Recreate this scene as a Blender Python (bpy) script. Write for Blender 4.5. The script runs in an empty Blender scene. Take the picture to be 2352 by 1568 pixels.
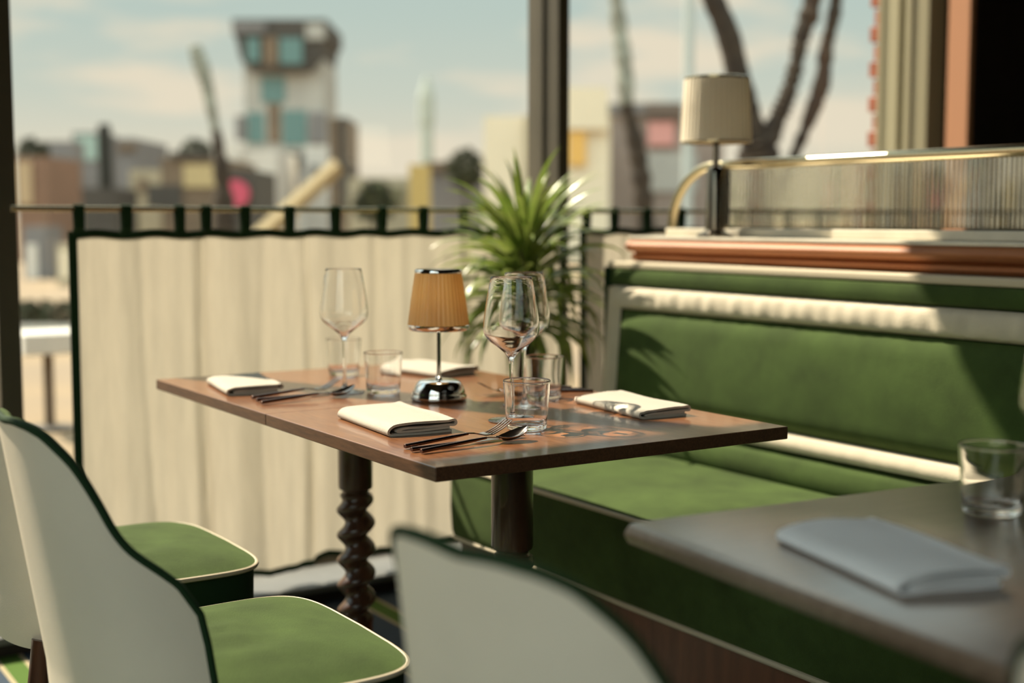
import bpy, math, random
from mathutils import Vector, Matrix
import numpy as np
random.seed(7)
sin, cos, PI = math.sin, math.cos, math.pi
S = bpy.context.scene
COL = S.collection

# ------------------------------------------------------------------ camera
F, PITCH, YAW = 3035.0, math.radians(5.25), math.radians(-32.97)
CAM = Vector((-0.930, -1.636, 1.105))
AX = Vector((cos(YAW), -sin(YAW), 0)); AY = Vector((sin(YAW), cos(YAW), 0))
def lvl(v):      # camera-level frame (right, forward, up) -> world (x along table width, y towards the windows)
    return Vector((AX.x * v[0] + AX.y * v[1], AY.x * v[0] + AY.y * v[1], v[2]))
RIGHT = lvl((1, 0, 0)); FWD = lvl((0, cos(PITCH), -sin(PITCH))); UP = lvl((0, sin(PITCH), cos(PITCH)))
cam_d = bpy.data.cameras.new('camera'); cam = bpy.data.objects.new('camera', cam_d); COL.objects.link(cam)
cam.matrix_world = Matrix(((RIGHT.x, UP.x, -FWD.x, CAM.x), (RIGHT.y, UP.y, -FWD.y, CAM.y), (RIGHT.z, UP.z, -FWD.z, CAM.z), (0, 0, 0, 1)))
cam_d.sensor_width = 36; cam_d.lens = F * 36 / 2352
cam_d.clip_start = 0.05; cam_d.clip_end = 2000
cam_d.dof.use_dof = True; cam_d.dof.focus_distance = 2.15; cam_d.dof.aperture_fstop = 1.95
S.camera = cam
def at(px, py, D):   # the point D metres ahead (used to read distances of far things off the view)
    return CAM + (FWD + RIGHT * ((px - 1176) / F) - UP * ((py - 784) / F)) * D

# ------------------------------------------------------------------ view, sun, sky
S.view_settings.view_transform = 'Standard'; S.view_settings.look = 'None'
S.view_settings.gamma = 1; S.view_settings.use_curve_mapping = False
S.view_settings.exposure = 0.0
cy = S.cycles
cy.max_bounces = 12; cy.transmission_bounces = 12; cy.transparent_max_bounces = 24; cy.diffuse_bounces = 4; cy.glossy_bounces = 6
cy.use_denoising = True; cy.sample_clamp_indirect = 8; cy.blur_glossy = 0.5
SUN = Vector((0.36, -1.0, -1.15)).normalized()
sd = bpy.data.lights.new('sun', 'SUN'); so = bpy.data.objects.new('sun', sd); COL.objects.link(so)
sd.energy = 10.8; sd.color = (1.0, 0.87, 0.68); sd.angle = math.radians(0.6); sd.cycles.is_caustics_light = True
so.rotation_euler = SUN.to_track_quat('-Z', 'Y').to_euler(); so.location = (-3, 8, 9)

def N(nt, typ, loc=None, **kw):
    n = nt.nodes.new(typ)
    for k, v in kw.items():
        if k.startswith('i_'):
            n.inputs[k[2:].replace('_', ' ')].default_value = v
        else: setattr(n, k, v)
    return n
def ramp(nt, stops):
    r = N(nt, 'ShaderNodeValToRGB'); e = r.color_ramp.elements
    while len(e) < len(stops): e.new(0.5)
    for k, (p, c) in enumerate(stops): e[k].position = p; e[k].color = (*c, 1)
    return r
W = bpy.data.worlds.new('sky'); S.world = W; W.use_nodes = True
nt = W.node_tree; nt.nodes.clear()
geo = N(nt, 'ShaderNodeTexCoord'); sep = N(nt, 'ShaderNodeSeparateXYZ'); nt.links.new(geo.outputs['Generated'], sep.inputs[0])
base = ramp(nt, [(0.0, (0.66, 0.61, 0.47)), (0.05, (0.76, 0.70, 0.56)), (0.09, (0.62, 0.65, 0.56)), (0.15, (0.52, 0.61, 0.56)), (0.25, (0.46, 0.58, 0.57)), (0.6, (0.42, 0.58, 0.64))])
nt.links.new(sep.outputs['Z'], base.inputs[0])
mp = N(nt, 'ShaderNodeMapping'); mp.inputs['Scale'].default_value = (1.0, 1.0, 4.2); nt.links.new(geo.outputs['Generated'], mp.inputs[0])
nz = N(nt, 'ShaderNodeTexNoise', i_Scale=5.5, i_Detail=5.0, i_Roughness=0.5); nt.links.new(mp.outputs[0], nz.inputs['Vector'])
cr = ramp(nt, [(0.47, (0, 0, 0)), (0.62, (1, 1, 1))]); nt.links.new(nz.outputs['Fac'], cr.inputs[0])
mx = N(nt, 'ShaderNodeMixRGB'); mx.inputs[2].default_value = (0.84, 0.74, 0.58, 1)
nt.links.new(cr.outputs[0], mx.inputs[0]); nt.links.new(base.outputs[0], mx.inputs[1])
stg = N(nt, 'ShaderNodeMapRange', interpolation_type='SMOOTHSTEP'); stg.inputs['From Min'].default_value = 0.19; stg.inputs['From Max'].default_value = 0.5
stg.inputs['To Min'].default_value = 1.0; stg.inputs['To Max'].default_value = 2.1  # upper sky strengthened to add fill on upward faces
nt.links.new(sep.outputs['Z'], stg.inputs['Value'])
bg = N(nt, 'ShaderNodeBackground'); nt.links.new(mx.outputs[0], bg.inputs[0]); 
# sky brightness raised towards the left rear as added fill light for the room
az = N(nt, 'ShaderNodeVectorMath', operation='DOT_PRODUCT'); az.inputs[1].default_value = (-0.85, -0.53, 0.0); nt.links.new(geo.outputs['Generated'], az.inputs[0])
azr = N(nt, 'ShaderNodeMapRange', interpolation_type='SMOOTHSTEP'); azr.inputs['From Min'].default_value = 0.1; azr.inputs['From Max'].default_value = 0.8; azr.inputs['To Min'].default_value = 1.0; azr.inputs['To Max'].default_value = 2.0
nt.links.new(az.outputs['Value'], azr.inputs['Value']); mul = N(nt, 'ShaderNodeMath', operation='MULTIPLY'); nt.links.new(stg.outputs[0], mul.inputs[0]); nt.links.new(azr.outputs[0], mul.inputs[1])
nt.links.new(mul.outputs[0], bg.inputs[1])
wo = N(nt, 'ShaderNodeOutputWorld'); nt.links.new(bg.outputs[0], wo.inputs[0])

# ------------------------------------------------------------------ materials
MATS = {}
def mat(name, color=(0.5, 0.5, 0.5), rough=0.5, metal=0.0, var=0.0, vscale=20, vstretch=(1, 1, 1), color2=None, bump=0.0, bscale=200,
        sheen=0.0, coat=0.0, spec=0.5, trans=0.0, lo=0.35, hi=0.65, detail=4.0, coords='Object', sheen_tint=None, coat_rough=0.05):
    m = bpy.data.materials.new(name); m.use_nodes = True; nt = m.node_tree; p = nt.nodes['Principled BSDF']
    p.inputs['Base Color'].default_value = (*color, 1); p.inputs['Roughness'].default_value = rough; p.inputs['Metallic'].default_value = metal
    p.inputs['Specular IOR Level'].default_value = spec
    if coat: p.inputs['Coat Weight'].default_value = coat; p.inputs['Coat Roughness'].default_value = coat_rough
    if sheen:
        p.inputs['Sheen Weight'].default_value = sheen; p.inputs['Sheen Roughness'].default_value = 0.4
        if sheen_tint: p.inputs['Sheen Tint'].default_value = (*sheen_tint, 1)
    tc = N(nt, 'ShaderNodeTexCoord')
    if color2 or var:
        mp = N(nt, 'ShaderNodeMapping'); mp.inputs['Scale'].default_value = vstretch; nt.links.new(tc.outputs[coords], mp.inputs[0])
        n = N(nt, 'ShaderNodeTexNoise', i_Scale=vscale, i_Detail=detail, i_Roughness=0.6); nt.links.new(mp.outputs[0], n.inputs['Vector'])
        if color2 is None: color2 = tuple(c * (1 - var) for c in color)
        r = ramp(nt, [(lo, color), (hi, color2)]); nt.links.new(n.outputs['Fac'], r.inputs[0]); nt.links.new(r.outputs[0], p.inputs['Base Color'])
    if bump:
        n2 = N(nt, 'ShaderNodeTexNoise', i_Scale=bscale, i_Detail=3.0); nt.links.new(tc.outputs[coords], n2.inputs['Vector'])
        b = N(nt, 'ShaderNodeBump', i_Strength=bump, i_Distance=0.002); nt.links.new(n2.outputs['Fac'], b.inputs['Height']); nt.links.new(b.outputs[0], p.inputs['Normal'])
    if trans:
        out = nt.nodes['Material Output']; t = N(nt, 'ShaderNodeBsdfTranslucent'); mxs = N(nt, 'ShaderNodeMixShader', i_Fac=trans)
        t.inputs['Color'].default_value = (*color, 1)
        if p.inputs['Base Color'].links: nt.links.new(p.inputs['Base Color'].links[0].from_socket, t.inputs['Color'])
        nt.links.new(p.outputs[0], mxs.inputs[1]); nt.links.new(t.outputs[0], mxs.inputs[2]); nt.links.new(mxs.outputs[0], out.inputs['Surface'])
    MATS[name] = m; return m
def glass(name, ior=1.5, color=(1, 1, 1), rough=0.0):
    m = bpy.data.materials.new(name); m.use_nodes = True; nt = m.node_tree; nt.nodes.remove(nt.nodes['Principled BSDF'])
    g = N(nt, 'ShaderNodeBsdfGlass', i_IOR=ior, i_Roughness=rough); g.inputs['Color'].default_value = (*color, 1)
    nt.links.new(g.outputs[0], nt.nodes['Material Output'].inputs['Surface']); MATS[name] = m; return m
def pane_glass(name, ior=1.5, tint=(1, 1, 1), mixglass=0.0):      # thin sheet: clear, with Fresnel reflection
    m = bpy.data.materials.new(name); m.use_nodes = True; nt = m.node_tree; nt.nodes.remove(nt.nodes['Principled BSDF'])
    t = N(nt, 'ShaderNodeBsdfTransparent'); t.inputs['Color'].default_value = (*tint, 1)
    g = N(nt, 'ShaderNodeBsdfGlossy', i_Roughness=0.0); lw_ = N(nt, 'ShaderNodeLayerWeight', i_Blend=0.5); pw = N(nt, 'ShaderNodeMath', operation='POWER'); pw.inputs[1].default_value = 5
    fr = N(nt, 'ShaderNodeMath', operation='MULTIPLY_ADD'); f0 = ((ior - 1) / (ior + 1)) ** 2; fr.inputs[1].default_value = 1 - f0; fr.inputs[2].default_value = f0
    nt.links.new(lw_.outputs['Facing'], pw.inputs[0]); nt.links.new(pw.outputs[0], fr.inputs[0]); mxs = N(nt, 'ShaderNodeMixShader')
    nt.links.new(fr.outputs[0], mxs.inputs[0]); nt.links.new(t.outputs[0], mxs.inputs[1]); nt.links.new(g.outputs[0], mxs.inputs[2])
    last = mxs
    if mixglass:
        g2 = N(nt, 'ShaderNodeBsdfGlass', i_IOR=1.5, i_Roughness=0.0); m2 = N(nt, 'ShaderNodeMixShader', i_Fac=mixglass)
        nt.links.new(mxs.outputs[0], m2.inputs[1]); nt.links.new(g2.outputs[0], m2.inputs[2]); last = m2
    nt.links.new(last.outputs[0], nt.nodes['Material Output'].inputs['Surface']); MATS[name] = m; return m

V = mat('green velvet', (0.060, 0.098, 0.024), 0.9, var=0.55, vscale=7, bump=0.5, bscale=420, detail=6.0, sheen=0.15, sheen_tint=(0.6, 0.8, 0.35), spec=0.2, lo=0.3, hi=0.75)
VD = mat('dark green trim', (0.012, 0.035, 0.012), 0.8, spec=0.2)
LEATHER = mat('ivory leather', (0.80, 0.71, 0.585), 0.5, var=0.06, vscale=6, bump=0.25, bscale=380, spec=0.4)
PIPE = mat('cream piping', (0.56, 0.48, 0.35), 0.6, bump=0.2, bscale=600)
BAND = mat('cream band fabric', (0.60, 0.53, 0.41), 0.8, var=0.08, vscale=30, bump=0.4, bscale=260)
WOOD = mat('polished walnut veneer', (0.25, 0.100, 0.036), 0.28, color2=(0.16, 0.058, 0.021), vscale=16, vstretch=(9, 0.7, 9), coat=0.4, bump=0.05, bscale=90, spec=0.5, coat_rough=0.08)
WOODEDGE = mat('walnut edge', (0.12, 0.052, 0.024), 0.45, color2=(0.065, 0.027, 0.013), vscale=30, vstretch=(9, 0.8, 9))  # side faces darker than the top; their shade is put into the colour
DWOOD = mat('dark turned wood', (0.085, 0.036, 0.018), 0.3, color2=(0.045, 0.018, 0.010), vscale=14, vstretch=(3, 3, 0.6), coat=0.3)
DARKTOP = mat('dark varnished oak', (0.19, 0.13, 0.09), 0.36, color2=(0.14, 0.09, 0.06), vscale=12, vstretch=(0.8, 7, 7), coat=1.0, coat_rough=0.22)
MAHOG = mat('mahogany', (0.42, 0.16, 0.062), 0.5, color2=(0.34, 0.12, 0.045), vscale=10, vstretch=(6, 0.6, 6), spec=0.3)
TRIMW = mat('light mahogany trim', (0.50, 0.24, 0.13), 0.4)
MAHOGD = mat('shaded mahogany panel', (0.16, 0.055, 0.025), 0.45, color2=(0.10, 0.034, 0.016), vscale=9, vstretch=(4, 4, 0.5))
DARKWALL = mat('dark brown wall panelling', (0.022, 0.012, 0.008), 0.6, color2=(0.015, 0.008, 0.005), vscale=5, vstretch=(4, 4, 0.6))
JAMB = mat('sun-lightened jamb', (0.29, 0.26, 0.165), 0.5)  # lighter copy of the frame colour, standing for sun on the jamb
FRAME = mat('shade-darkened window frame', (0.075, 0.063, 0.042), 0.45, var=0.12, vscale=6)  # darker copy, the shade on the window posts put into the colour
CURT = mat('cream voile', (0.60, 0.54, 0.43), 0.9, trans=0.38, var=0.10, vscale=14, vstretch=(3, 3, 0.4), bump=0.15, bscale=300)
NAPK = mat('ivory linen', (0.45, 0.41, 0.345), 0.85, bump=0.35, bscale=420, var=0.04, vscale=60)
BRIGHTN = mat('brightened linen', (0.80, 0.80, 0.82), 0.85, bump=0.35, bscale=420)  # napkin cloth paled to make up for weak light on the foreground table
CHROME = mat('polished chrome', (0.72, 0.72, 0.72), 0.06, metal=1.0)
STEEL = mat('dark steel cutlery', (0.30, 0.27, 0.25), 0.16, metal=1.0)
HANDLE = mat('gunmetal handle', (0.20, 0.13, 0.11), 0.22, metal=1.0)
BRASS = mat('aged brass', (0.50, 0.42, 0.27), 0.2, metal=1.0)
AMBER = mat('amber pleated shade', (0.90, 0.72, 0.38), 0.25, trans=0.5, color2=(0.82, 0.60, 0.27), vscale=26, vstretch=(1, 1, 0.15), coat=0.3)
IVSH = mat('ivory pleated shade', (0.93, 0.85, 0.70), 0.6, trans=0.25)
NICK = mat('dark nickel', (0.22, 0.19, 0.15), 0.15, metal=1.0)
MARBLE = mat('cream stone', (0.72, 0.66, 0.54), 0.25, var=0.2, vscale=7)
SILL = mat('grey stone sill', (0.15, 0.15, 0.145), 0.45, var=0.15, vscale=12)
LEAF = mat('palm leaf', (0.12, 0.20, 0.022), 0.3, trans=0.28, color2=(0.30, 0.34, 0.09), vscale=9, spec=0.6)
STEM = mat('plant stem', (0.06, 0.04, 0.02), 0.9, bump=0.6, bscale=60)
POT = mat('black planter', (0.015, 0.014, 0.012), 0.4)
SOIL = mat('soil', (0.03, 0.02, 0.012), 1.0, bump=1, bscale=60)
PLASTER = mat('plaster ceiling', (0.55, 0.50, 0.42), 0.9)
GLS = glass('drinking glass', 1.5)
PANE = pane_glass('window glass', 1.3, (0.99, 1.0, 0.99))
REED = pane_glass('reeded glass', 1.45, (0.86, 0.83, 0.70), 0.5)
# carpet: slate blue with green bands edged in cream, running towards the windows
CARPET = bpy.data.materials.new('striped carpet'); CARPET.use_nodes = True; nt = CARPET.node_tree; p = nt.nodes['Principled BSDF']
p.inputs['Roughness'].default_value = 0.95; p.inputs['Specular IOR Level'].default_value = 0.1
tc = N(nt, 'ShaderNodeTexCoord'); sx = N(nt, 'ShaderNodeSeparateXYZ'); nt.links.new(tc.outputs['Object'], sx.inputs[0])
m1 = N(nt, 'ShaderNodeMath', operation='MULTIPLY_ADD'); m1.inputs[1].default_value = 1 / 0.165; m1.inputs[2].default_value = -0.6 / 0.165 + 30.5
m2 = N(nt, 'ShaderNodeMath', operation='FRACT'); nt.links.new(sx.outputs['X'], m1.inputs[0]); nt.links.new(m1.outputs[0], m2.inputs[0])
r = ramp(nt, [(0.0, (0.055, 0.075, 0.105)), (0.28, (0.40, 0.34, 0.22)), (0.35, (0.085, 0.15, 0.035)), (0.65, (0.40, 0.34, 0.22)), (0.72, (0.055, 0.075, 0.105))])
r.color_ramp.interpolation = 'CONSTANT'; nt.links.new(m2.outputs[0], r.inputs[0])
nn = N(nt, 'ShaderNodeTexNoise', i_Scale=400.0, i_Detail=2.0); nt.links.new(tc.outputs['Object'], nn.inputs['Vector'])
bb = N(nt, 'ShaderNodeBump', i_Strength=0.5, i_Distance=0.003); nt.links.new(nn.outputs['Fac'], bb.inputs['Height']); nt.links.new(bb.outputs[0], p.inputs['Normal'])
nt.links.new(r.outputs[0], p.inputs['Base Color'])

# ------------------------------------------------------------------ mesh helpers
class MB:
    def __init__(s): s.v = []; s.f = []
    def add(s, vs, fs):
        o = len(s.v); s.v += [tuple(p) for p in vs]; s.f += [tuple(i + o for i in f) for f in fs]; return s
    def box(s, x0, x1, y0, y1, z0, z1, bev=0.0):
        if bev <= 0:
            return s.add([(x0,y0,z0),(x1,y0,z0),(x1,y1,z0),(x0,y1,z0),(x0,y0,z1),(x1,y0,z1),(x1,y1,z1),(x0,y1,z1)],
                  [(0,3,2,1),(4,5,6,7),(0,1,5,4),(1,2,6,5),(2,3,7,6),(3,0,4,7)])
        b = bev; rings = []
        def rect(ins, z): 
            a0, a1, c0, c1 = x0 + ins, x1 - ins, y0 + ins, y1 - ins; k = b * 0.7 if ins < b else 0
            return [(a0+k,c0,z),(a1-k,c0,z),(a1,c0+k,z),(a1,c1-k,z),(a1-k,c1,z),(a0+k,c1,z),(a0,c1-k,z),(a0,c0+k,z)]
        levels = [(b, z0), (b*.3, z0+b*.3), (0, z0+b), (0, z1-b), (b*.3, z1-b*.3), (b, z1)]
        for ins, z in levels: rings.append(rect(ins, z))
        return s.loft(rings, True, True)
    def loft(s, rings, cap0=False, cap1=False, closed=True):
        n = len(rings[0]); vs = [p for r in rings for p in r]; fs = []
        for i in range(len(rings) - 1):
            for j in range(n if closed else n - 1):
                k = (j + 1) % n; fs.append((i*n+j, i*n+k, (i+1)*n+k, (i+1)*n+j))
        if cap0: fs.append(tuple(range(n))[::-1])
        if cap1: fs.append(tuple((len(rings)-1)*n + j for j in range(n)))
        return s.add(vs, fs)
    def lathe(s, prof, cx=0, cy=0, z=0, n=48, cap0=False, cap1=False, mod=None):
        rings = []
        for r, h in prof:
            rings.append([(cx + r*(mod(a, h) if mod else 1)*cos(a), cy + r*(mod(a, h) if mod else 1)*sin(a), z + h) for a in (2*PI*j/n for j in range(n))])
        return s.loft(rings, cap0, cap1)
    def tube(s, pts, rad, n=10, cap=True, closed=False, flat=1.0):
        pts = [Vector(p) for p in pts]; m = len(pts); rings = []; prev = None
        for i, p in enumerate(pts):
            a = pts[(i-1) % m] if (closed or i > 0) else p; b = pts[(i+1) % m] if (closed or i < m-1) else p
            t = (b - a).normalized()
            if prev is None:
                ref = Vector((0,0,1)) if abs(t.z) < .9 else Vector((1,0,0)); u = t.cross(ref).normalized()
            else: u = (prev - t * prev.dot(t)).normalized()
            w = t.cross(u); prev = u; r = rad[i] if isinstance(rad, (list, tuple)) else rad
            rings.append([p + u*(r*cos(2*PI*j/n)) + w*(r*flat*sin(2*PI*j/n)) for j in range(n)])
        if closed: rings.append(rings[0]); return s.loft(rings)
        return s.loft(rings, cap, cap)
    def grid(s, fn, nu, nv):
        vs = [fn(i/nu, j/nv) for i in range(nu+1) for j in range(nv+1)]
        fs = [(i*(nv+1)+j, (i+1)*(nv+1)+j, (i+1)*(nv+1)+j+1, i*(nv+1)+j+1) for i in range(nu) for j in range(nv)]
        return s.add(vs, fs)
    def build(s, name, m, parent=None, smooth=False, angle=40):
        me = bpy.data.meshes.new(name); me.from_pydata([tuple(p) for p in s.v], [], s.f); me.validate(); me.update()
        import bmesh
        bm = bmesh.new(); bm.from_mesh(me); bmesh.ops.remove_doubles(bm, verts=bm.verts, dist=1e-6); bmesh.ops.recalc_face_normals(bm, faces=bm.faces)
        if smooth:
            for f in bm.faces: f.smooth = True
            for e in bm.edges:
                if len(e.link_faces) == 2 and e.calc_face_angle(0) > math.radians(angle): e.smooth = False
        bm.to_mesh(me); bm.free()
        me.materials.append(m); o = bpy.data.objects.new(name, me); COL.objects.link(o)
        if parent: o.parent = parent
        return o
def tag(o, label=None, cat=None, group=None, kind=None):
    for k, v in (('label', label), ('category', cat), ('group', group), ('kind', kind)):
        if v: o[k] = v
    return o
def thing(name, label, cat, loc=(0, 0, 0), rz=0.0, group=None):
    o = bpy.data.objects.new(name, None); COL.objects.link(o); o.location = loc; o.rotation_euler = (0, 0, rz); o.empty_display_size = 0.05
    return tag(o, label, cat, group)
def struct(o): o['kind'] = 'structure'; return o
def dup(root, loc, rz=0.0, label=None, group=None, scale=None):
    def cp(o, par):
        c = o.copy(); COL.objects.link(c); c.parent = par
        for ch in o.children: cp(ch, c)
        return c
    r = cp(root, None); r.location = loc; r.rotation_euler = (0, 0, rz)
    if label: r['label'] = label
    if group: r['group'] = group
    return r
def lerp(tab, x):
    if x <= tab[0][0]: return tab[0][1]
    for (a, b), (c, d) in zip(tab, tab[1:]):
        if x <= c: t = (x - a) / (c - a); return b + (d - b) * t
    return tab[-1][1]
def smooth_tab(tab, x):
    if x <= tab[0][0]: return tab[0][1]
    for (a, b), (c, d) in zip(tab, tab[1:]):
        if x <= c: t = (x - a) / (c - a); t = t*t*(3-2*t)*0.6 + t*0.4; return b + (d - b) * t
    return tab[-1][1]

# ------------------------------------------------------------------ room shell
WY = 1.92            # inner face of the window wall
struct(MB().box(-2.45, 5.5, -5.2, 2.2, -0.08, 0.0).build('floor', CARPET))
struct(MB().box(-2.45, 5.5, -5.2, 2.2, 3.5, 3.6).build('ceiling', DARKWALL))
struct(MB().box(-2.45, 5.5, -5.3, -5.2, 0, 3.5).build('wall_back', DARKWALL))
struct(MB().box(5.5, 5.6, -5.2, 2.2, 0, 3.5).build('wall_right', DARKWALL))
struct(MB().box(3.45, 5.5, 1.93, 2.2, 0, 3.5).box(3.23, 5.5, 1.62, 1.71, 0, 3.5).build('wall_front', DARKWALL))
struct(MB().box(-2.45, 3.45, WY, 2.2, 3.21, 3.5).build('trim_header', FRAME))
struct(MB().box(-2.45, 3.35, 1.81, 2.2, 0.0, 0.035).build('trim_plinth', DARKWALL))
struct(MB().box(-2.45, 3.35, 1.79, 2.2, 0.035, 0.055, 0.004).build('trim_sill', SILL))
def post(x0, x1, n, y0=WY, y1=2.10, mt=None):
    m = MB().box(x0, x1, y0, y1, 0.055, 3.21, 0.003); m.box(x0 - 0.008, x1 + 0.008, y0 + 0.08, y0 + 0.10, 0.055, 3.21)
    return struct(m.build('trim_post_%d' % n, mt or FRAME))
post(-0.195, -0.140, 1); post(1.556, 1.600, 2); post(-1.75, -1.695, 3)
post(3.35, 3.45, 4, 1.93, 2.05, JAMB); post(3.35, 3.45, 5, 2.08, 2.17, JAMB)
struct(MB().box(3.2, 3.23, 1.615, 1.715, 0, 3.5, 0.004).build('trim_pilaster', TRIMW))
for k, (a, b) in enumerate(((-2.45, -1.75), (-1.695, -0.195), (-0.14, 1.556), (1.60, 3.35))):
    fr = MB().box(a, b, 2.02, 2.05, 0.055, 0.08).box(a, b, 2.02, 2.05, 3.18, 3.21).build('window_%d' % (k+1), FRAME); struct(fr)
    MB().box(a, b, 2.031, 2.037, 0.08, 3.18).build('pane', PANE, fr)
# unseen left wall with a glazed opening added to bring in fill light
lw = MB()
for y in (-4.25, -2.3, -0.35): lw.box(-2.4, -2.34, y, y + 0.05, 0.8, 3.25)
lw.box(-2.4, -2.34, -4.2, -0.35, 0.8, 0.85).box(-2.4, -2.34, -4.2, -0.35, 3.2, 3.25)
wl = struct(lw.build('window_5', FRAME)); MB().box(-2.372, -2.366, -4.2, -0.35, 0.85, 3.2).build('pane', PANE, wl)
struct(MB().box(-2.45, -2.3, -5.2, -4.25, 0, 3.5).box(-2.45, -2.3, -0.3, 2.2, 0, 3.5).box(-2.45, -2.3, -4.25, -0.3, 0, 0.8).box(-2.45, -2.3, -4.25, -0.3, 3.25, 3.5).build('wall_left', DARKWALL))
# toothed brick pier just outside the right-hand jamb
bp = MB(); z = -0.1; k = 0
while z < 3.4:
    bp.box(3.405 - (0.028 if k % 2 else 0.0), 3.445, 2.205, 2.26, z, z + 0.062, 0.004); z += 0.072; k += 1
BRICK = mat('red brick', (0.36, 0.11, 0.06), 0.9, var=0.4, vscale=30)
tag(bp.build('brick_pier', BRICK), 'red brick pier with toothed edge outside the right end of the windows', 'pier')

# ------------------------------------------------------------------ curtains
rod = MB().tube([(-0.17, 1.85, 1.134), (3.33, 1.85, 1.134)], 0.0075, 12)
tag(rod.build('curtain_rod', BRASS, None, True), 'slim brass curtain rod running low across the windows', 'curtain rod')
PLEATS = [(0.17, 0.012, 0.012), (0.325, 0.014, 0.030), (0.50, 0.016, 0.016), (0.63, 0.012, 0.024), (0.84, 0.015, 0.020), (0.98, 0.02, 0.012), (1.17, 0.013, 0.026), (1.32, 0.015, 0.02), (1.78, 0.013, 0.02), (2.1, 0.014, 0.024), (2.5, 0.014, 0.02)]
def curtain(x0, x1, tabs, hem, label, seed):
    rnd = random.Random(seed); ph = [rnd.uniform(0, 6.28) for _ in range(6)]
    def fold(x, z):
        d = 1.0 - 0.35 * max(0, min(1, (z - 0.1) / 0.95))
        return 1.857 + d * (0.014 * sin(x * 19 + ph[0] + 1.6 * sin(x * 5 + ph[1])) + 0.006 * sin(x * 43 + ph[2] + 1.5 * z) + 0.002 * sin(x * 97 + ph[3]) - sum(a_ * math.exp(-((x + 0.012 * sin(z * 3 + a_ * 400) - c_) / w_) ** 2) for c_, w_, a_ in PLEATS))
    top = lambda x: 1.062 + 0.003 * sin(x * 40)
    t = thing('cafe_curtain', label, 'curtain', (0.5 * (x0 + x1), 1.857, 0.1))
    off = Vector(t.location)
    def P(x, z, dy=0.0): return Vector((x, fold(x, z) + dy, z)) - off
    n = int((x1 - x0) / 0.007); em = 0.022
    MB().grid(lambda u, v: P(x0 + em*.6 + (x1 - x0 - em*1.2) * u, hem(x0 + (x1-x0)*u) + 0.014 + (top(x0 + (x1-x0)*u) - hem(x0 + (x1-x0)*u) - 0.014) * v), n, 24).build('cloth', CURT, t, True)
    def strip(f0, f1, nu): # trim wrapped on the edge, a few mm thick
        m = MB()
        m.grid(lambda u, v: f0(u) * (1 - v) + f1(u) * v + Vector((0, -0.0035, 0)), nu, 1); m.grid(lambda u, v: f0(u) * (1 - v) + f1(u) * v + Vector((0, 0.0035, 0)), nu, 1)
        a = len(m.v) // 2
        m.grid(lambda u, v: f0(u) + Vector((0, -0.0035 + 0.007 * v, 0)), nu, 1); m.grid(lambda u, v: f1(u) + Vector((0, -0.0035 + 0.007 * v, 0)), nu, 1)
        return m
    strip(lambda u: P(x0 + (x1-x0)*u, hem(x0+(x1-x0)*u)), lambda u: P(x0 + (x1-x0)*u, hem(x0+(x1-x0)*u) + 0.018), n).build('hem_trim', VD, t, True)
    strip(lambda u: P(x0 + (x1-x0)*u, top(x0+(x1-x0)*u) - 0.004), lambda u: P(x0 + (x1-x0)*u, top(x0+(x1-x0)*u) + 0.016), n).build('top_trim', VD, t, True)
    for e, sgn in ((x0, 1), (x1, -1)):
        strip(lambda u: P(e, hem(e) + (top(e) + .014 - hem(e)) * u), lambda u: P(e + sgn * em * (1 - 0.0 * u), hem(e) + (top(e) + .014 - hem(e)) * u), 30).build('side_trim', VD, t, True)
    for x in tabs:
        m = MB(); w0, w1 = 0.017, 0.013
        loop = [(0.000, 1.066), (-0.006, 1.085), (-0.009, 1.115), (-0.0095, 1.134), (-0.006, 1.1425), (0, 1.1455), (0.006, 1.1425), (0.0095, 1.134), (0.009, 1.115), (0.006, 1.085), (0.001, 1.066)]
        yb = fold(x, 1.06)
        for sx in (0,):
            r0 = [Vector((x - (w0 if i in (0, 10) else w1), (1.85 if i not in (0, 10) else yb) + dy, zz)) - off for i, (dy, zz) in enumerate(loop)]
            r1 = [Vector((x + (w0 if i in (0, 10) else w1), (1.85 if i not in (0, 10) else yb) + dy, zz)) - off for i, (dy, zz) in enumerate(loop)]
            m.loft([r0, r1], closed=False)
        o = m.build('tab', VD, t); sm = o.modifiers.new('thickness', 'SOLIDIFY'); sm.thickness = 0.002; sm.offset = 0
    return t
hem1 = lambda x: smooth_tab([(-0.2, 0.12), (0.1, 0.105), (0.3, 0.125), (0.464, 0.098), (0.586, 0.092), (0.70, 0.120), (0.80, 0.108), (0.918, 0.100), (1.02, 0.096), (1.10, 0.112), (1.3, 0.10), (1.7, 0.12)], x)
tx = lambda x: -0.93 + (x + 0.93) * 0.9859
curtain(-0.028, 1.535, [tx(x) for x in (0.010, 0.135, 0.281, 0.356, 0.47, 0.604, 0.748, 0.901, 1.042, 1.185, 1.33, 1.5)], hem1,
        'long cream cafe curtain with dark green trim hanging behind the dining table', 3)
curtain(1.60, 3.25, [1.62, 1.734, 1.871, 2.02, 2.2, 2.36, 2.52, 2.7, 2.88, 3.05, 3.2], lambda x: 0.11 + 0.01 * sin(x * 9), 'cream cafe curtain hanging right of the plant, behind the banquette', 5)

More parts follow.
